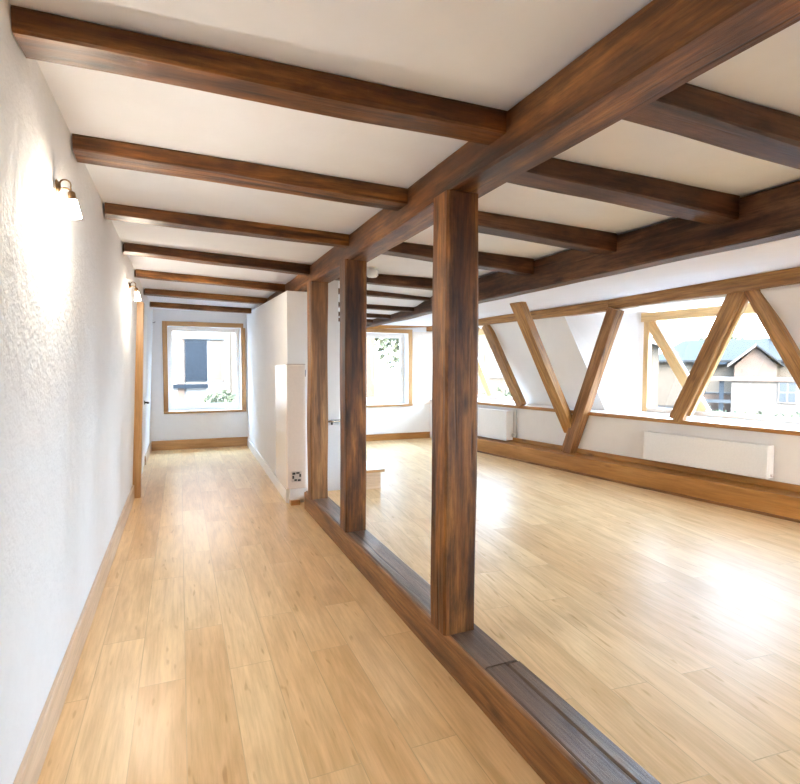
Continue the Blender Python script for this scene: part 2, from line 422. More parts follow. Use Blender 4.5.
# ------------------------------------------------------------------ windows in the end walls
def plain_window(name, op, yo, depth, fw, timber_w, tmat, top=None):
    """op = opening; yo = inner wall face. A timber surround on the wall, a sash deep in the reveal, a pane."""
    x0, x1, z0, z1 = op
    root = empty(name, ((x0 + x1) / 2, yo, z0)); root['kind'] = 'structure'
    def put(o): o.parent = root; o.matrix_parent_inverse = Matrix.Translation(root.location).inverted(); return o
    t = timber_w
    zt = z1
    put(timber('surround', (x0 - t / 2, yo - .012, z0 - .03), (x0 - t / 2, yo - .012, zt + t), t, .03, tmat, side=(1, 0, 0), jit=.002, cham=.004))
    put(timber('surround', (x1 + t / 2, yo - .012, z0 - .03), (x1 + t / 2, yo - .012, zt + t), t, .03, tmat, side=(1, 0, 0), jit=.002, cham=.004))
    put(timber('surround', (x0, yo - .012, zt + t / 2), (x1, yo - .012, zt + t / 2), t, .03, tmat, side=(0, 0, 1), jit=.002, cham=.004))
    put(timber('sill', (x0 - t, yo - .02, z0 - .018), (x1 + t, yo - .02, z0 - .018), .05, .036, tmat, side=(0, 1, 0), jit=.001, cham=.006))
    yw = yo + depth
    bm = bmesh.new()
    fb = fw + .035
    bx(bm, x0, yw, z0, x0 + fw, yw + .06, z1); bx(bm, x1 - fw, yw, z0, x1, yw + .06, z1)
    bx(bm, x0 + fw, yw, z1 - fw, x1 - fw, yw + .06, z1); bx(bm, x0 + fw, yw, z0, x1 - fw, yw + .06, z0 + fb)
    put(obj('frame', bm, WINW))
    f2 = fw * .85; a0, a1, c0, c1 = x0 + fw - .012, x1 - fw + .012, z0 + fb - .012, z1 - fw + .012
    bm = bmesh.new()
    bx(bm, a0, yw - .02, c0, a0 + f2, yw + .035, c1, bev=.004); bx(bm, a1 - f2, yw - .02, c0, a1, yw + .035, c1, bev=.004)
    bx(bm, a0 + f2, yw - .02, c1 - f2, a1 - f2, yw + .035, c1); bx(bm, a0 + f2, yw - .02, c0, a1 - f2, yw + .035, c0 + f2 * 1.1)
    sash = put(obj('sash', bm, WINW))
    bm = box(a0 + f2 - .005, yw + .005, c0 + f2 - .005, a1 - f2 + .005, yw + .011, c1 - f2 + .005)
    put(obj('pane', bm, GLASS))
    return root
w1 = plain_window('window_1', OP1, YB, .22, .045, .075, OAK)
w2 = plain_window('window_2', OP2, YR, .20, .05, .07, OAK)

def fill_window(name, op):
    x0, x1, z0, z1 = op; y = YN - .2
    root = empty(name, ((x0 + x1) / 2, YN, z0)); root['kind'] = 'structure'
    bm = bmesh.new(); f = .05
    bx(bm, x0, y, z0, x0 + f, y + .05, z1); bx(bm, x1 - f, y, z0, x1, y + .05, z1)
    bx(bm, x0 + f, y, z1 - f, x1 - f, y + .05, z1); bx(bm, x0 + f, y, z0, x1 - f, y + .05, z0 + f)
    for o in (obj('frame', bm, PINE), obj('pane', box(x0 + f, y + .02, z0 + f, x1 - f, y + .026, z1 - f), GLASS)):
        o.parent = root; o.matrix_parent_inverse = Matrix.Translation(root.location).inverted()
fill_window('window_6', OP3)  # window added behind the viewer to brighten the room

# header timber over the second window and the boarded strip of wall beside it
hd = timber('trim_3', (2.52, YR - .02, 2.055), (4.27, YR - .02, 2.165), .03, .07, ORANGE, side=(0, 1, 0), jit=.003); hd['kind'] = 'structure'
bm = bmesh.new()
for k in range(8): bx(bm, 3.875, YR - .012 - .002 * (k % 2), .72 + k * .165, 4.3, YR - .001, .72 + k * .165 + .158, bev=.003)
struct('trim_4', bm, plain('limed_boards', (.80, .72, .64), .5, var=.06))

# dormer windows
def dormer_window(name, s0, s1):
    root = empty(name, W(s0, .9, .85)); root['kind'] = 'structure'
    inv = Matrix.Translation(root.location).inverted()
    def put(o): o.parent = root; o.matrix_parent_inverse = inv; return o
    z0, z1 = ZL, ZT - .02
    put(timber('frame_stile', W(s0 + .035, .92, z0), W(s0 + .035, .92, z1 - .11), .07, .07, PINE, side=T, jit=.001, cham=.004))
    put(timber('frame_stile', W(s1 - .035, .92, z0), W(s1 - .035, .92, z1 - .11), .07, .07, PINE, side=T, jit=.001, cham=.004))
    put(timber('frame_head', W(s0 - .02, .91, z1 - .055), W(s1 + .02, .91, z1 - .055), .10, .11, PINE, side=N, jit=.001, cham=.004))
    put(timber('frame_rail', W(s0 + .07, .92, z0 + .028), W(s1 - .07, .92, z0 + .028), .07, .056, RAIL, side=N, jit=.001, cham=.004))
    put(timber('reflection_bar', W(s0 + .05, .915, z1 - .085), W(s0 + .76, .915, z0 + .05), .05, .115, PINE, side=N, jit=.001, cham=.004))  # solid bar built in place of a timber reflection in the glass
    put(timber('reflection_edge', W(s0 + .135, .915, z1 - .12), W(s0 + .83, .915, z0 + .05), .035, .040, WINW, side=N, jit=.0005, cham=.003))  # pale border of that reflection, built as a solid strip
    bm = box(s0 + .06, .94, z0 + .05, s1 - .06, .946, z1 - .10, MW); put(obj('pane', bm, GLASS))
    return root
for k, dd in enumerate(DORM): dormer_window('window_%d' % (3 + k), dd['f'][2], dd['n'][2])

# ------------------------------------------------------------------ door in the left wall
def xl(z): return XL0 + (XL1 - XL0) * z / H
door = empty('door_1', (xl(0), 6.2, 0)); door['kind'] = 'structure'
inv = Matrix.Translation(door.location).inverted()
def putd(o): o.parent = door; o.matrix_parent_inverse = inv; return o
putd(timber('jamb_post', (xl(0) + .035, 6.26, 0), (xl(2.08) + .012, 6.26, 2.08), .09, .11, OAK, side=(1, 0, 0), jit=.003, cham=.006))
bm = bmesh.new()
hexa(bm, [(xl(0) - .01, 6.80, .01), (xl(0) + .012, 6.80, .01), (xl(0) + .012, 7.80, .01), (xl(0) - .01, 7.80, .01),
          (xl(2.05) - .01, 6.80, 2.05), (xl(2.05) + .012, 6.80, 2.05), (xl(2.05) + .012, 7.80, 2.05), (xl(2.05) - .01, 7.80, 2.05)])
leaf = putd(obj('door_leaf', bm, PAINT))
bm = bmesh.new(); hx = xl(.93) + .012
tube(bm, [(hx, 7.62, .93), (hx + .045, 7.62, .93), (hx + .05, 7.60, .93), (hx + .05, 7.50, .93)], .011)
lathe(bm, [(.026, 0), (.026, .008)], 16, Matrix.Translation((hx, 7.62, .93)) @ Matrix.Rotation(PI / 2, 4, 'Y'))
putd(obj('door_handle', bm, BLACK))

hk = empty('wall_hook', (xl(2.1), 9.35, 2.1)); tag(hk, 'small dark hook high on the corridor side wall beside the far end window', 'hook')
bm = box(-.004, -.012, -.02, .006, .012, .02, bev=.002); obj('base_plate', bm, PAINT, hk)
bm = tube(bmesh.new(), [(.006, 0, .005), (.03, 0, .0), (.04, 0, .012), (.04, 0, .022)], .004, 6); obj('peg', bm, BLACK, hk, smooth=True)

# ------------------------------------------------------------------ main timbers
o = timber('main_beam', (1.2135, YN + .01, 2.261), (1.2135, YB - .05, 2.261), .173, .170, OLD, side=(1, 0, 0), jit=.006, cham=.010, step=.25, seed=3.3)
tag(o, 'long dark oak main beam running lengthwise over the three posts', 'beam')
zp = 2.225
o = timber('purlin', (2.935, YN + .01, zp), (2.935, YR - .01, zp - .03), .15, .245, DARK, side=(1, 0, 0), jit=.007, cham=.012, step=.25, seed=9.1)
tag(o, 'long dark purlin along the ceiling edge above the dormer windows', 'beam')

LB = [ # left y, right y, width left, width right
    (1.705, 1.685, .14, .125), (2.525, 2.60, .165, .15), (3.50, 3.655, .15, .085), (4.56, 4.875, .165, .12),
    (5.755, 6.13, .11, .11), (7.10, 7.45, .20, .12), (8.55, 8.85, .12, .10)]
LLB = ['nearest dark crossbeam meeting the left plaster wall in front of the first sconce',
       'second dark crossbeam, meeting the left wall just beyond the first sconce',
       'third dark crossbeam over the corridor, next beyond the one behind the first sconce',
       'fourth dark crossbeam over the corridor, meeting the left wall shortly before the second sconce',
       'fifth dark crossbeam over the corridor, meeting the left wall above the second sconce',
       'sixth dark crossbeam over the corridor, the last but one before the end window',
       'last thin dark crossbeam over the corridor, just before the end wall window']
for k, ((yl, yr, wl, wr), lb) in enumerate(zip(LB, LLB)):
    xe = 1.14 if k < 6 else 1.075
    zb = 2.280 if k else 2.277
    o = timber('crossbeam', (XL1 - .005, yl + wl / 2, (H + zb) / 2), (xe, yr + wr / 2, (H + 2.262) / 2), wl, H - zb, OLD, side=(0, 1, 0), w2=wr, h2=H - 2.262, jit=.005, cham=.008, seed=20 + k * 3.7)
    tag(o, lb, 'beam', 'crossbeams over the corridor')
RB = [(1.285, 1.300, .16, .14), (1.955, 2.00, .165, .15), (2.77, 2.885, .15, .13), (3.68, 3.835, .14, .12),
      (5.05, 5.10, .10, .10), (5.70, 5.90, .12, .11), (6.25, 6.37, .12, .12), (7.10, 7.22, .12, .12), (7.90, 7.98, .11, .11)]
RLB = ['nearest dark crossbeam of the room side, crossing the top right corner',
       'second dark crossbeam of the room side, ending in the purlin with a dark notch',
       'third dark crossbeam of the room side, emerging from behind the front post',
       'fourth crossbeam of the room side, short stretch seen behind the front post',
       'dark crossbeam of the room side right behind the white smoke detector',
       'dark crossbeam of the room side, first one beyond the smoke detector beam',
       'dark crossbeam of the room side, second one beyond the smoke detector beam',
       'dark crossbeam of the room side, third one beyond the smoke detector beam',
       'farthest thin dark crossbeam of the room side near the boarded end wall']
for k, ((yl, yr, wl, wr), lb) in enumerate(zip(RB, RLB)):
    xa = 1.303 if k < 5 else 1.545
    ht = hc(2, (yl + yr) / 2)
    z0 = 2.265 if k < 5 else ht - .052; z1 = 2.215 if k < 5 else ht - .052
    o = timber('crossbeam', (xa, yl + wl / 2, (ht + z0) / 2), (2.856, yr + wr / 2, (ht + z1) / 2), wl, ht - z0, DARK, side=(0, 1, 0), w2=wr, h2=ht - z1, jit=.005, cham=.008, seed=60 + k * 2.9)
    tag(o, lb, 'beam', 'crossbeams over the room')

# posts on the sill
ZS = .175
PO = [((1.090, 2.085), .165, .150, 'front dark oak post standing nearest on the worn sill', 31.0),
      ((1.112, 3.700), .163, .160, 'middle dark oak post on the sill, second of the three', 47.5),
      ((1.100, 4.755), .160, .150, 'rear smooth brown post beside the tall cream wall cabinet', 8.2)]
for (x, y), wx, wy, lb, sd in PO:
    o = timber('timber_post', (x + wx / 2, y + wy / 2, ZS), (x + wx / 2 + .004, y + wy / 2, 2.178), wx, wy, OLD if sd != 8.2 else BROWN, side=(1, 0, 0), jit=.005, cham=.010, seed=sd)
    tag(o, lb, 'post', 'posts under the main beam')

# floor sill of two lengths of beam
sill = empty('floor_sill', (1.127, 0, 0)); tag(sill, 'long worn timber sill on the floor carrying the three posts', 'beam')
def puts(o): o.parent = sill; o.matrix_parent_inverse = Matrix.Translation(sill.location).inverted(); return o
puts(timber('far_length', (1.2085, 1.80, ZS / 2 + .001), (1.2000, 5.10, ZS / 2 + .001), .160, ZS, GREY, side=(1, 0, 0), jit=.004, cham=.010, seed=5))
puts(timber('near_plank', (1.180, YN + .02, ZS / 2 - .002), (1.180, 1.797, ZS / 2 - .002), .102, ZS - .004, GREY, side=(1, 0, 0), jit=.003, cham=.008, seed=6))
puts(timber('near_plank', (1.269, YN + .02, ZS / 2 - .004), (1.269, 1.797, ZS / 2 - .004), .068, ZS - .006, GREY, side=(1, 0, 0), jit=.003, cham=.008, seed=7))
puts(timber('facing_board', (1.119, YN + .02, .086), (1.119, 5.10, .086), .022, .170, BROWN, side=(1, 0, 0), jit=.002, cham=.006, seed=8))

# eaves beam in lengths, braces
for (s0, zb0, zt0), (s1, zb1, zt1), lb in [((-1.95, 2.045, 2.13), (2.10, 2.072, 2.195), 'slim honey coloured eaves beam over the farther dormer window'),
                                           ((2.105, 2.078, 2.205), (5.0, 2.15, 2.305), 'thicker honey coloured eaves beam over the nearer dormer window'),
                                           ((5.01, 2.14, 2.305), (10.2, 2.14, 2.305), 'honey coloured eaves beam continuing behind the viewer')]:
    o = timber('eaves_beam', W(s0, .245, (zb0 + zt0) / 2), W(s1, .245, (zb1 + zt1) / 2), .13, zt0 - zb0, HONEY, side=N, h2=zt1 - zb1, jit=.004, cham=.006)
    tag(o, lb, 'beam', 'eaves beams')
BR = [((.645, .225, .845), (-.165, .225, 2.055), .135, .09, HONEY, 'slanting timber brace beside the farther dormer window, left of the white slope', 1),
      ((1.565, .205, .58), (1.625, -.80, 2.165), .165, .10, HONEY, 'honey strut leaning out from the wall up to the dark purlin', 2),
      ((1.555, .17, .303), (2.205, .20, 2.08), .150, .13, BROWN, 'darkest brace, rising from the timber step to the eaves beam', 3),
      ((2.945, .260, .845), (3.548, .260, 2.17), .145, .10, HONEY, 'brace standing on the ledge across the middle of the nearer dormer window', 4),
      ((4.34, .260, .845), (3.627, .260, 2.17), .125, .10, HONEY, 'brace at the right side of the nearer dormer window, beside the beige slope', 5),
      ((-.93, .225, .845), (-.42, .225, 2.05), .12, .09, HONEY, 'brace across the farther dormer window, mostly hidden behind the front post', 6)]
for a, b, w, h, mt, lb, sd in BR:
    side = T
    o = timber('diagonal_brace', W(*a), W(*b), w, h, mt, side=side, jit=.003, cham=.006, seed=sd * 11.3)
    tag(o, lb, 'brace', 'braces of the roof truss')
    if sd == 4:
        d4 = (W(*b) - W(*a)).normalized(); off = d4.cross(N).normalized(); off = off if off.dot(T) > 0 else -off
        bt = timber('pale_edge_strip', W(*a) + off * .088 + N * .03 + d4 * .09, W(*b) + off * .088 + N * .03 - d4 * .06, .03, .05, PINE, side=off, jit=.001, cham=.003)  # separate pale strip along the brace's right edge
        bt.parent = o; bt.matrix_parent_inverse = o.matrix_world.inverted()

# ------------------------------------------------------------------ wall sconces
SHADE = emit_mat('lit_frosted_glass', (1.0, .86, .66), 9.0)
SHADE.cycles.emission_sampling = 'NONE'
def sconce(y, z, lb, size=1.0):
    r = empty('wall_sconce', (xl(z), y, z)); tag(r, lb, 'lamp', 'wall sconces'); r.scale = (size,) * 3
    M = Matrix.Rotation(PI / 2, 4, 'Y')
    pl = obj('back_plate', lathe(bmesh.new(), [(.022, 0), (.024, .004), (.018, .009), (.012, .016), (.008, .018)], 24, M @ Matrix.Scale(1.35, 4, (1, 0, 0))), BRASS, r, smooth=True)
    pts = [(.012, 0, .004)]
    for k in range(13):
        a = PI - k * (PI * 1.12) / 12
        pts.append((.036 + .022 * math.cos(a), 0, .012 + .022 * math.sin(a)))
    obj('arm', tube(bmesh.new(), pts + [(.058, 0, -.012)], .0035, 8), BRASS, r, smooth=True)
    obj('arm', tube(bmesh.new(), [(.012, 0, -.006), (.03, 0, -.003), (.046, 0, -.004), (.058, 0, -.014)], [.006, .004, .004, .005], 8), BRASS, r, smooth=True)
    Mt = Matrix.Translation((.058, 0, -.014)) @ Matrix.Rotation(-.12, 4, 'Y')
    obj('lamp_socket', lathe(bmesh.new(), [(.006, 0), (.013, -.004), (.016, -.012), (.0165, -.036), (.018, -.040)], 20, Mt), BRASS, r, smooth=True)
    prof = [(.016, -.038), (.018, -.05), (.0215, -.08), (.0255, -.118), (.025, -.118), (.0205, -.08), (.016, -.05), (.012, -.042)]
    sh_ = obj('lamp_shade', lathe(bmesh.new(), prof, 28, Mt, caps=False), SHADE, r, smooth=True)
    obj('bulb', lathe(bmesh.new(), [(.004, -.05), (.012, -.06), (.016, -.075), (.013, -.09), (.004, -.097)], 16, Mt), SHADE, r, smooth=True)
    L = bpy.data.lights.new('sconce_light', 'POINT'); L.energy = 2.8 * size; L.color = (1, .91, .74); L.shadow_soft_size = .014
    lo = bpy.data.objects.new('sconce_light', L); COL.objects.link(lo); lo.parent = r; lo.location = (.066, 0, -.142)
    return r
sconce(2.25, 2.045, 'brass wall sconce with lit white glass shade, on near left wall under second crossbeam', .80)
sconce(5.15, 2.10, 'brass wall sconce with lit white shade, farther along left wall above the door post', .95)

# ------------------------------------------------------------------ cabinet wrapped round the partition end
cab = empty('wall_cabinet', (1.0, 5.3, .15)); tag(cab, 'tall slim cream cabinet with a vent at its foot, wrapped round the white partition end', 'cabinet')
def putc(o): o.parent = cab; o.matrix_parent_inverse = Matrix.Translation(cab.location).inverted(); return o
putc(obj('front_panel', box(.982, 5.29, .165, 1.168, 5.368, 1.418, bev=.006), CREAMP))
sp = bmesh.new(); hexa(sp, [(.982, 5.369, .14), (1.003, 5.369, .14), (1.019, 6.07, .14), (.998, 6.07, .14), (.982, 5.369, 1.418), (1.003, 5.369, 1.418), (1.019, 6.07, 1.418), (.998, 6.07, 1.418)])
putc(obj('side_panel', sp, plain('glossy_cream', (.82, .76, .70), .27, spec=.5)))
bm = bmesh.new(); bx(bm, .979, 5.30, 1.418, 1.171, 5.369, 1.43); putc(obj('top_cap', bm, plain('worn_cap', (.5, .42, .36), .4)))
vt = putc(obj('vent_grille', box(1.022, 5.2845, .235, 1.122, 5.2905, .345), plain('vent_plate', (.60, .52, .46), .5)))
bm = bmesh.new()
for cx, cz, a, b in [(1.045, .322, .030, .022), (1.085, .326, .034, .016), (1.108, .300, .018, .03), (1.038, .285, .018, .03), (1.062, .255, .026, .018), (1.098, .252, .030, .018)]:
    bx(bm, cx - a / 2, 5.2815, cz - b / 2, cx + a / 2, 5.286, cz + b / 2)
sl = putc(obj('vent_slots', bm, BLACK)); sl.parent = vt; sl.matrix_parent_inverse = Matrix.Identity(4)
putc(obj('hinge', box(1.169, 5.31, 1.30, 1.177, 5.34, 1.37), BLACK))
putc(obj('foot_plinth', box(1.008, 5.30, .05, 1.15, 5.365, .164), PAINT))
ft = obj('toe_block', box(1.012, 5.275, 0, 1.105, 5.366, .05, bev=.003), OAK); putc(ft)

# ------------------------------------------------------------------ low white panel with rail, and the step box beside it
pn = empty('low_panel', (1.5, 5.36, ZR)); tag(pn, 'low pale grey panel with a chrome rail, seen between rear and middle post', 'panel')
def putp(o): o.parent = pn; o.matrix_parent_inverse = Matrix.Translation(pn.location).inverted(); return o
putp(obj('board', box(1.35, 5.335, ZR + .001, 1.60, 5.368, .80, bev=.003), plain('cool_grey_paint', (.70, .71, .76), .4)))
putp(obj('top_rail', tube(bmesh.new(), [(1.35, 5.33, .835), (1.61, 5.33, .835)], .016, 12), CHROME, smooth=True))
for x in (1.40, 1.455, 1.57): putp(obj('rail_bracket', box(x - .008, 5.325, .795, x + .008, 5.345, .825), BLACK))
st = empty('step_box', (1.75, 5.3, ZR)); tag(st, 'low wooden step box with white top on the room floor behind the middle post', 'step')
def putq(o): o.parent = st; o.matrix_parent_inverse = Matrix.Translation(st.location).inverted(); return o
putq(obj('carcass', box(1.62, 5.24, ZR + .001, 1.965, 5.72, .285, bev=.003), PALEWOOD))
putq(obj('tread', box(1.615, 5.215, .286, 1.995, 5.74, .312, bev=.005), PAINT))
putq(obj('tread_edge', box(1.613, 5.208, .284, 1.997, 5.2145, .312), OAK))

# ------------------------------------------------------------------ radiators
def radiator(s0, s1, z0, z1, of, lb, pipe):
    r = empty('radiator', W((s0 + s1) / 2, .2, z0)); tag(r, lb, 'radiator', 'radiators on the knee wall')
    inv = Matrix.Translation(r.location).inverted()
    def put(o, par=None):
        o.parent = par or r; o.matrix_parent_inverse = inv; return o
    put(obj('front_panel', box(s0, of, z0, s1, of + .018, z1, MW, bev=.006), RADW))
    bm = bmesh.new()
    n = int((s1 - s0 - .08) / .05)
    for k in range(n):
        a = s0 + .05 + k * .05
        bx(bm, a, of + .019, z0 + .02, a + .024, .215, z1 - .03)
    bmesh.ops.transform(bm, matrix=MW, verts=bm.verts); put(obj('convector_fins', bm, RADW))
    put(obj('side_cover', box(s0 - .002, of + .0185, z0 + .006, s0 + .012, .236, z1 - .004, MW, bev=.003), RADW))
    put(obj('side_cover', box(s1 - .012, of + .0185, z0 + .006, s1 + .002, .236, z1 - .004, MW, bev=.003), RADW))
    bm = bmesh.new(); bx(bm, s0 + .014, of + .0185, z1 - .018, s1 - .014, .232, z1 - .010)
    k = s0 + .03
    bmesh.ops.transform(bm, matrix=MW, verts=bm.verts); put(obj('top_grille', bm, RADW))
    for a in (s0 + .2, s1 - .2): put(obj('wall_bracket', box(a, .2165, z0 + .05, a + .03, .2495, z1 - .05, MW), GREYP))
    if pipe:
        put(obj('supply_pipe', tube(bmesh.new(), [W(s1 + .075, .232, .372), W(s1 + .075, .232, z1 + .02)], .010, 10), GREYP, smooth=True))
        put(obj('valve', lathe(bmesh.new(), [(.012, 0), (.02, .006), (.022, .04), (.016, .055)], 16, Matrix.Translation(W(s1 + .062, .185, z0 + .055)) @ Matrix.Rotation(0, 4, 'Y')), GREYP, smooth=True))
    else:
        put(obj('valve', lathe(bmesh.new(), [(.008, 0), (.014, .004), (.014, .02)], 12, Matrix.Translation(W(s1 + .006, .19, z0 + .02))), RADW, smooth=True))
radiator(-.62, .455, .325, .765, .10, 'white panel radiator under the farther dormer window, with dark pipe at its side', True)
radiator(2.655, 3.885, .395, .700, .125, 'long low white radiator on the knee wall under the nearer dormer window', False)

# ------------------------------------------------------------------ smoke detector, sensor
sd_ = empty('smoke_detector', (1.705, 4.78, H)); tag(sd_, 'round white smoke detector on the ceiling behind the middle post', 'detector')
obj('base_plate', lathe(bmesh.new(), [(.055, 0), (.055, -.008), (.03, -.012), (.03, -.030)], 28), PAINT, sd_, smooth=False)
obj('housing', lathe(bmesh.new(), [(.048, -.028), (.060, -.040), (.060, -.070), (.045, -.090), (.015, -.096)], 28), PAINT, sd_, smooth=True)
se = obj('alarm_sensor', box(1.035, YB - .06, 2.075, 1.085, YB - .028, 2.155, bev=.006), PAINT)
tag(se, 'small white sensor box on the upper right corner of the corridor window surround', 'sensor')

# ------------------------------------------------------------------ outside
GROUND = plain('pale_paving', (0.0246, 0.0212, 0.0184), .8, spec=.04, bscale=3, var=.1)
STUCCO = plain('cream_stucco', (0.0605, 0.0520, 0.0428), .8, spec=.04, bscale=4, var=.04)
STUCCOW = plain('white_stucco', (0.0754, 0.0683, 0.0621), .8, spec=.04, bscale=4, var=.03)
STUCCOP = plain('pinkish_stucco', (0.0730, 0.0551, 0.0460), .8, spec=.04, bscale=4, var=.05)
TIMBERH = plain('orange_cladding', (0.0745, 0.0513, 0.0358), .7, spec=.04, bscale=5, var=.1)
BRIGHT = plain('limewashed_wall', (0.1946, 0.1924, 0.1902), .8, spec=.04, bscale=4, var=.03)
SHUTB = plain('pale_blue_shutter', (0.0078, 0.0109, 0.0153), .5, spec=.04, bscale=40, var=.25)
SLATE = plain('blue_grey_slate', (0.0171, 0.0182, 0.0191), .6, spec=.04, bscale=10, var=.12)
SHUT = plain('blue_grey_shutter', (0.0141, 0.0193, 0.0262), .5, spec=.04, bscale=40, var=.25)
OGLASS = plain('outside_window_blue', (0.0266, 0.0313, 0.0368), .2)
LEAF = plain('pale_foliage', (.085, .095, .065), .7, spec=.04, bscale=6, var=.25)
BARK = plain('bark', (0.0400, 0.0272, 0.0208), .8)
bm = bmesh.new(); bx(bm, -40, 10.1, -1.6, 70, 70, -1.0); bx(bm, 7.2, -40, -1.6, 70, 10.1, -1.0); bx(bm, -40, -40, -1.6, 7.2, -3.4, -1.0)
struct('ground', bm, GROUND)

def foliage(bm, c, rad, n, size):
    for _ in range(n):
        d = Vector((random.gauss(0, 1), random.gauss(0, 1), random.gauss(0, 1))).normalized()
        q = Vector(c) + Vector((d.x * rad[0], d.y * rad[1], d.z * rad[2])) * (random.random() ** .4)
        a = Vector((random.gauss(0, 1), random.gauss(0, 1), random.gauss(0, 1))).normalized(); b = a.orthogonal().normalized()
        s = size * random.uniform(.6, 1.3); c2 = a.cross(b)
        bm.faces.new([bm.verts.new(q + b * s), bm.verts.new(q + c2 * s * .5), bm.verts.new(q - b * s), bm.verts.new(q - c2 * s * .5)])

def rot_to(o, loc, rz): o.location = loc; o.rotation_euler = (0, 0, rz)

def win(root, x, z, w, h, y=-.02, cols=2, rows=2, mat=None, frame=None):
    f = obj('window', bx(bmesh.new(), x - w / 2, y - .03, z, x + w / 2, y + .005, z + h), frame or STUCCOW, root)
    bm = bmesh.new(); g_ = .06
    cw = (w - g_ * (cols + 1)) / cols; rh = (h - g_ * (rows + 1)) / rows
    for i in range(cols):
        for j in range(rows):
            xa = x - w / 2 + g_ + i * (cw + g_); za = z + g_ + j * (rh + g_)
            bx(bm, xa, y - .038, za, xa + cw, y - .029, za + rh)
    obj('pane', bm, mat or OGLASS, f)
    return f

def gable_roof(bm, x0, x1, y0, y1, ze, zr, over=.3):
    ym = (y0 + y1) / 2
    for sgn, ya in ((1, y0 - over), (-1, y1 + over)):
        slab(bm, [(x0 - over, ya, ze), (x1 + over, ya, ze), (x1 + over, ym, zr), (x0 - over, ym, zr)], (0, 0, .15))

# house opposite the corridor window (facade faces -y)
h1 = empty('neighbour_house', (0, 15, -1)); tag(h1, 'white house with blue grey shutter seen through the corridor end window', 'house')
bm = box(-5.5, 0, 0, 2.6, 5, 5.2); obj('wall', bm, BRIGHT, h1)
bm = bmesh.new(); gable_roof(bm, -5.5, 2.3, 0, 5, 5.2, 7.2); obj('roof', bm, SLATE, h1)
obj('shutter', box(.13, -.09, 2.02, .67, -.02, 3.10), SHUTB, h1)
win(h1, .93, 2.0, .34, 1.12, cols=1, rows=2, mat=STUCCOP)
obj('lintel', box(.02, -.12, 3.12, 1.10, -.001, 3.24), OGLASS, h1)
obj('pilaster', box(-.06, -.10, 1.0, .10, -.001, 3.11), STUCCOP, h1)
obj('sill_ledge', box(-.25, -.22, 1.84, .68, -.001, 1.94), SHUTB, h1)
obj('corner_wall', box(1.25, -.5, 0, 2.6, -.001, 5.2), STUCCO, h1)
def bush(name, c, rad, n, size, lb, group=None):
    r = empty(name, (c[0], c[1], -1)); tag(r, lb, 'shrub', group)
    bm = bmesh.new(); foliage(bm, (0, 0, c[2] + 1), rad, n, size); obj('foliage', bm, LEAF, r, recalc=False)
    bm = bmesh.new(); tube(bm, [(0, 0, 0), (.03, .02, c[2] + 1)], [.06, .03], 6); obj('stem', bm, BARK, r)
    return r
bush('garden_shrub', (1.0, 13.9, .25), (.55, .3, .6), 700, .09, 'pale green shrub below the blue grey shutter outside the corridor window')

# timber house and tree outside the second window
h2 = empty('timber_house', (4.3, 14.5, -1)); tag(h2, 'pale orange timber house outside the end window of the room', 'house')
obj('wall', box(-1.1, 0, 0, .95, 4, 4.6), TIMBERH, h2)
bm = bmesh.new(); gable_roof(bm, -1.0, .95, 0, 4, 4.6, 6.0); obj('roof', bm, SLATE, h2)
win(h2, .1, 2.0, .7, 1.0)
def tree(loc, h, rad, n, size, lb, group='trees outside'):
    r = empty('garden_tree', loc); tag(r, lb, 'tree', group)
    bm = bmesh.new(); tube(bm, [(0, 0, 0), (.06, .02, h * .35), (-.05, .05, h * .7), (.1, 0, h * .9)], [.14, .11, .08, .03], 8); 
    tube(bm, [(.03, .02, h * .45), (.5, .1, h * .62), (.8, .2, h * .66)], [.06, .045, .02], 6)
    obj('trunk', bm, BARK, r, smooth=True)
    bm = bmesh.new(); foliage(bm, (0, 0, h * .78), rad, n, size); obj('crown', bm, LEAF, r, recalc=False)
    return r
tree((6.5, 15.2, -1), 4.6, (1.0, .9, 1.4), 800, .13, 'small garden tree beside the orange timber house')
# pale house and shrubs outside the farther dormer
h3 = empty('pale_house', (12.3, 20.5, -1), (0, 0, -.35)); tag(h3, 'pale cream house seen through the farther dormer window', 'house')
obj('wall', box(-3, 0, 0, 3, 5, 4.4), STUCCO, h3)
bm = bmesh.new(); gable_roof(bm, -3, 3, 0, 5, 4.4, 6.2); obj('roof', bm, SLATE, h3)
win(h3, -1.4, 1.9, .9, 1.3); win(h3, .8, 1.9, .9, 1.3)
bush('garden_shrub', (10.4, 15.8, -.1), (.7, .7, .9), 600, .11, 'green shrub outside the farther dormer window')

# houses outside the nearer dormer: facades face the viewer
rz = math.atan2(-15.5, -22.0) + PI / 2      # local -y towards the room
h4 = empty('slate_roof_house', (31.0, 20.6, -1), (0, 0, rz)); tag(h4, 'cream house with blue grey slate roof and small front gable, behind the white outbuilding', 'house')
obj('wall', box(-5.2, 0, 0, 5.2, 6, 2.75), STUCCO, h4)
bm = bmesh.new()
slab(bm, [(-5.5, -.5, 2.72), (5.5, -.5, 2.72), (3.8, 3, 4.1), (-3.8, 3, 4.1)], (0, 0, .12))
slab(bm, [(-5.5, 6.5, 2.72), (5.5, 6.5, 2.72), (3.8, 3, 4.1), (-3.8, 3, 4.1)], (0, 0, .12))
slab(bm, [(-5.5, -.5, 2.72), (-5.5, 6.5, 2.72), (-3.8, 3, 4.1)] + [(-3.8, 3.01, 4.1)], (0, 0, .12))
slab(bm, [(5.5, -.5, 2.72), (5.5, 6.5, 2.72), (3.8, 3, 4.1)] + [(3.8, 3.01, 4.1)], (0, 0, .12))
obj('roof', bm, SLATE, h4)
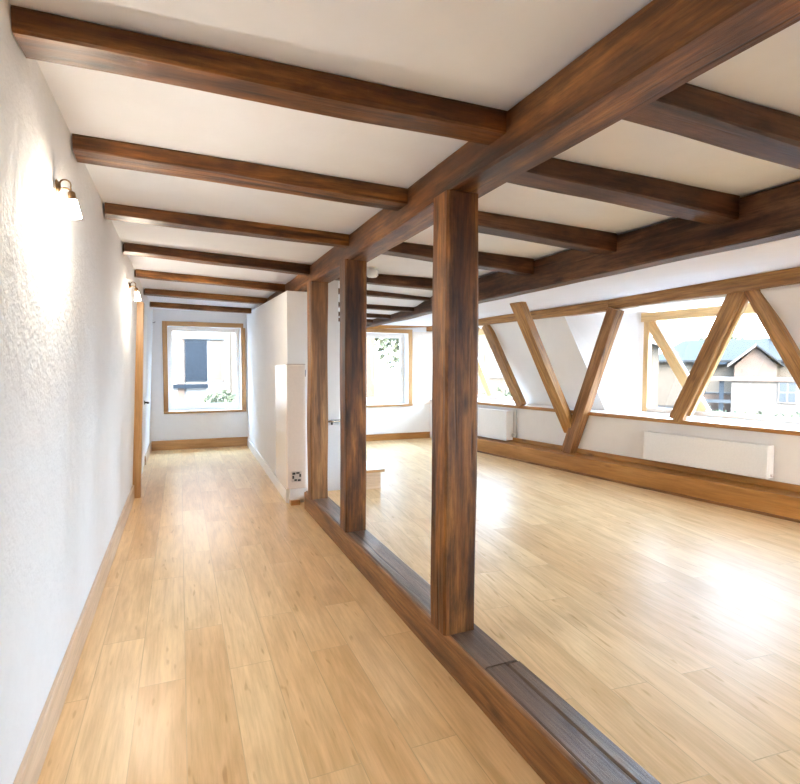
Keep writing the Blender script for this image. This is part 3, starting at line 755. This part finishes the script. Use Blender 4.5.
bm = bmesh.new(); hexa(bm, [(-.9, -1.2, 0), (1.1, -1.2, 0), (1.1, 0, 0), (-.9, 0, 0), (-.9, -1.2, 2.5), (1.1, -1.2, 2.5), (1.1, 0, 2.5), (-.9, 0, 2.5)])
hexa(bm, [(-.9, -1.2, 2.5), (1.1, -1.2, 2.5), (1.1, 0, 2.5), (-.9, 0, 2.5), (.09, -1.2, 3.55), (.11, -1.2, 3.55), (.11, 0, 3.55), (.09, 0, 3.55)])
obj('gable_wall', bm, STUCCOP, h4)
bm = bmesh.new(); slab(bm, [(-1.2, -1.6, 2.45), (.1, -1.6, 3.6), (.1, 2, 3.6), (-1.2, 2, 2.45)], (0, 0, .1)); slab(bm, [(1.4, -1.6, 2.45), (.1, -1.6, 3.6), (.1, 2, 3.6), (1.4, 2, 2.45)], (0, 0, .1))
obj('gable_roof', bm, SLATE, h4)
bm = bmesh.new(); slab(bm, [(-1.25, -1.68, 2.4), (.1, -1.68, 3.58), (.1, -1.61, 3.58), (-1.25, -1.61, 2.4)], (0, 0, .18)); obj('verge_board', bm, STUCCOW, h4)
obj('gutter', box(-3.0, -.62, 2.58, -1.3, -.45, 2.72), SHUT, h4)
win(h4, -2.6, 1.5, .8, .9); win(h4, 3.0, 1.5, .8, .9)
for k, x in enumerate((-2.4, .9)): obj('chimney', box(x, 2.6, 3.9, x + .7, 3.3, 4.55), SLATE, h4)

h5 = empty('white_outbuilding', (22.9, 14.25, -1), (0, 0, rz)); tag(h5, 'low white outbuilding with a four pane blue window and flat top', 'house')
obj('wall', box(-1.55, 0, 0, 5, 3, 1.82), STUCCOW, h5)
obj('coping', box(-3.6, -.12, 1.82, 5.1, 3.1, 1.95), STUCCOP, h5)
obj('porch_wall', box(-3.5, .6, 0, -1.55, 2.9, 1.2), STUCCOP, h5)
obj('porch_post', box(-2.0, .05, 0, -1.82, .25, 1.82), SHUT, h5)
obj('porch_beam', box(-3.4, .0, .85, -1.56, .2, 1.0), OGLASS, h5)
win(h5, .42, .92, .66, .92, cols=2, rows=2)

h6 = empty('eaves_house', (18.2, 15.3, -1), (0, 0, rz + .25)); tag(h6, 'house with a sloping dark eave at the left side of the nearer dormer view', 'house')
obj('wall', box(-3.6, 0, 0, -.5, 4, 3.5), STUCCO, h6)
bm = bmesh.new(); slab(bm, [(-4.0, -.5, 4.55), (-.2, -.5, 3.25), (-.2, 4.3, 3.25), (-4.0, 4.3, 4.55)], (0, 0, .16)); obj('roof', bm, SLATE, h6)
bm = bmesh.new(); slab(bm, [(-4.0, -.58, 4.42), (-.2, -.58, 3.12), (-.2, -.50, 3.12), (-4.0, -.50, 4.42)], (0, 0, .2)); obj('verge_board', bm, STUCCOW, h6)
bm = bmesh.new(); hexa(bm, [(-3.6, .01, 3.5), (-.5, .01, 3.5), (-.5, 3.9, 3.5), (-3.6, 3.9, 3.5), (-3.6, .01, 4.4), (-.5, .01, 3.4), (-.5, 3.9, 3.4), (-3.6, 3.9, 4.4)]); obj('gable_wall', bm, SHUT, h6)
win(h6, -1.9, 1.6, .8, 1.1)
# hedge and trees
hg = empty('garden_hedge', (17.2, 10.2, -1), (0, 0, rz)); tag(hg, 'low green hedge in front of the white outbuilding', 'hedge')
bm = bmesh.new()
for k in range(26): foliage(bm, (-2.6 + k * .26, 0, .55), (.3, .35, .55), 90, .09)
obj('foliage', bm, LEAF, hg, recalc=False)
bm = bmesh.new(); tube(bm, [(-2.6, 0, .3), (3.9, 0, .3)], .05, 6); obj('branches', bm, BARK, hg)
for k, (p, h, lb) in enumerate([((39, 28.5, -1), 4.4, 'tree rising behind the slate roof, left of the front gable'), ((44.5, 25.5, -1), 4.7, 'tree rising behind the slate roof, above the front gable'),
                                ((47, 19, -1), 4.6, 'tree behind the right end of the slate roof')]):
    tree(p, h, (2.2, 2.2, 1.6), 900, .28, lb)
bush('garden_shrub', (19.6, 15.3, -.45), (.6, .6, .5), 500, .10, 'pale shrub beside the porch of the white outbuilding')

# ------------------------------------------------------------------ light
w = bpy.data.worlds.new('overcast_sky'); SC.world = w; w.use_nodes = True
nt = w.node_tree; bg = nt.nodes['Background']
sky = nt.nodes.new('ShaderNodeTexSky'); sky.sky_type = 'NISHITA'; sky.sun_disc = False; sky.sun_elevation = math.radians(38); sky.sun_rotation = math.radians(200)
sky.air_density = 1.2; sky.dust_density = 4.0; sky.ozone_density = 1.0
mx = nt.nodes.new('ShaderNodeMix'); mx.data_type = 'RGBA'; mx.inputs[0].default_value = .9
nt.links.new(sky.outputs[0], mx.inputs[6]); mx.inputs[7].default_value = (.56, .77, 1.0, 1)
nt.links.new(mx.outputs[2], bg.inputs[0]); bg.inputs[1].default_value = SKY

def window_light(name, loc, xdir, ydir, sx, sy, radiance=None, col=(.52, .75, 1.0)):
    L = bpy.data.lights.new(name, 'AREA'); L.shape = 'RECTANGLE'; L.size = sx; L.size_y = sy
    if radiance is None: L.cycles.is_portal = True
    else: L.energy = radiance * PI * sx * sy; L.color = col
    o = bpy.data.objects.new(name, L); COL.objects.link(o)
    x = Vector(xdir).normalized(); y = Vector(ydir).normalized(); z = x.cross(y)    # light shines along -z
    o.matrix_world = Matrix(((x.x, y.x, z.x, loc[0]), (x.y, y.y, z.y, loc[1]), (x.z, y.z, z.z, loc[2]), (0, 0, 0, 1)))
# the window openings guide the sky's light in
for x0, x1, z0, z1, y in [(*OP1, YB + .40), (*OP2, YR + .34)]:
    window_light('daylight_portal', ((x0 + x1) / 2, y, (z0 + z1) / 2), (1, 0, 0), (0, 0, 1), x1 - x0, z1 - z0)
window_light('daylight_portal', ((OP3[0] + OP3[1]) / 2, YN - .28, (OP3[2] + OP3[3]) / 2), (-1, 0, 0), (0, 0, 1), OP3[1] - OP3[0], OP3[3] - OP3[2])
for k, dd in enumerate(DORM):
    s0, s1 = dd['f'][2], dd['n'][2]
    window_light('daylight_portal', W((s0 + s1) / 2, 1.0, (ZL + ZT) / 2), -T, (0, 0, 1), s1 - s0, ZT - ZL - .05)

# ------------------------------------------------------------------ camera
cam = bpy.data.cameras.new('camera'); co = bpy.data.objects.new('camera', cam); COL.objects.link(co)
cam.sensor_fit = 'HORIZONTAL'; cam.sensor_width = 36; cam.lens = 527.1 / 800 * 36; cam.clip_start = .02
yw, pt, rl = math.radians(22.646), math.radians(-2.717), math.radians(.097)
fw = V(math.sin(yw) * math.cos(pt), math.cos(yw) * math.cos(pt), math.sin(pt)); rt = V(math.cos(yw), -math.sin(yw), 0); up = rt.cross(fw)
r2 = rt * math.cos(rl) + up * math.sin(rl); u2 = -rt * math.sin(rl) + up * math.cos(rl); bk = -fw
co.matrix_world = Matrix(((r2.x, u2.x, bk.x, 0), (r2.y, u2.y, bk.y, 0), (r2.z, u2.z, bk.z, 1.4), (0, 0, 0, 1)))
SC.camera = co
vs = SC.view_settings
SC.display_settings.display_device = 'sRGB'
vs.view_transform = 'Standard'; vs.look = 'None'; vs.gamma = 1; vs.use_curve_mapping = False; vs.exposure = EXPO
SC.cycles.max_bounces = 12; SC.cycles.diffuse_bounces = 7; SC.cycles.transparent_max_bounces = 12
SC.cycles.sample_clamp_indirect = 1.5; SC.cycles.blur_glossy = 1.0; SC.cycles.caustics_reflective = False; SC.cycles.caustics_refractive = False
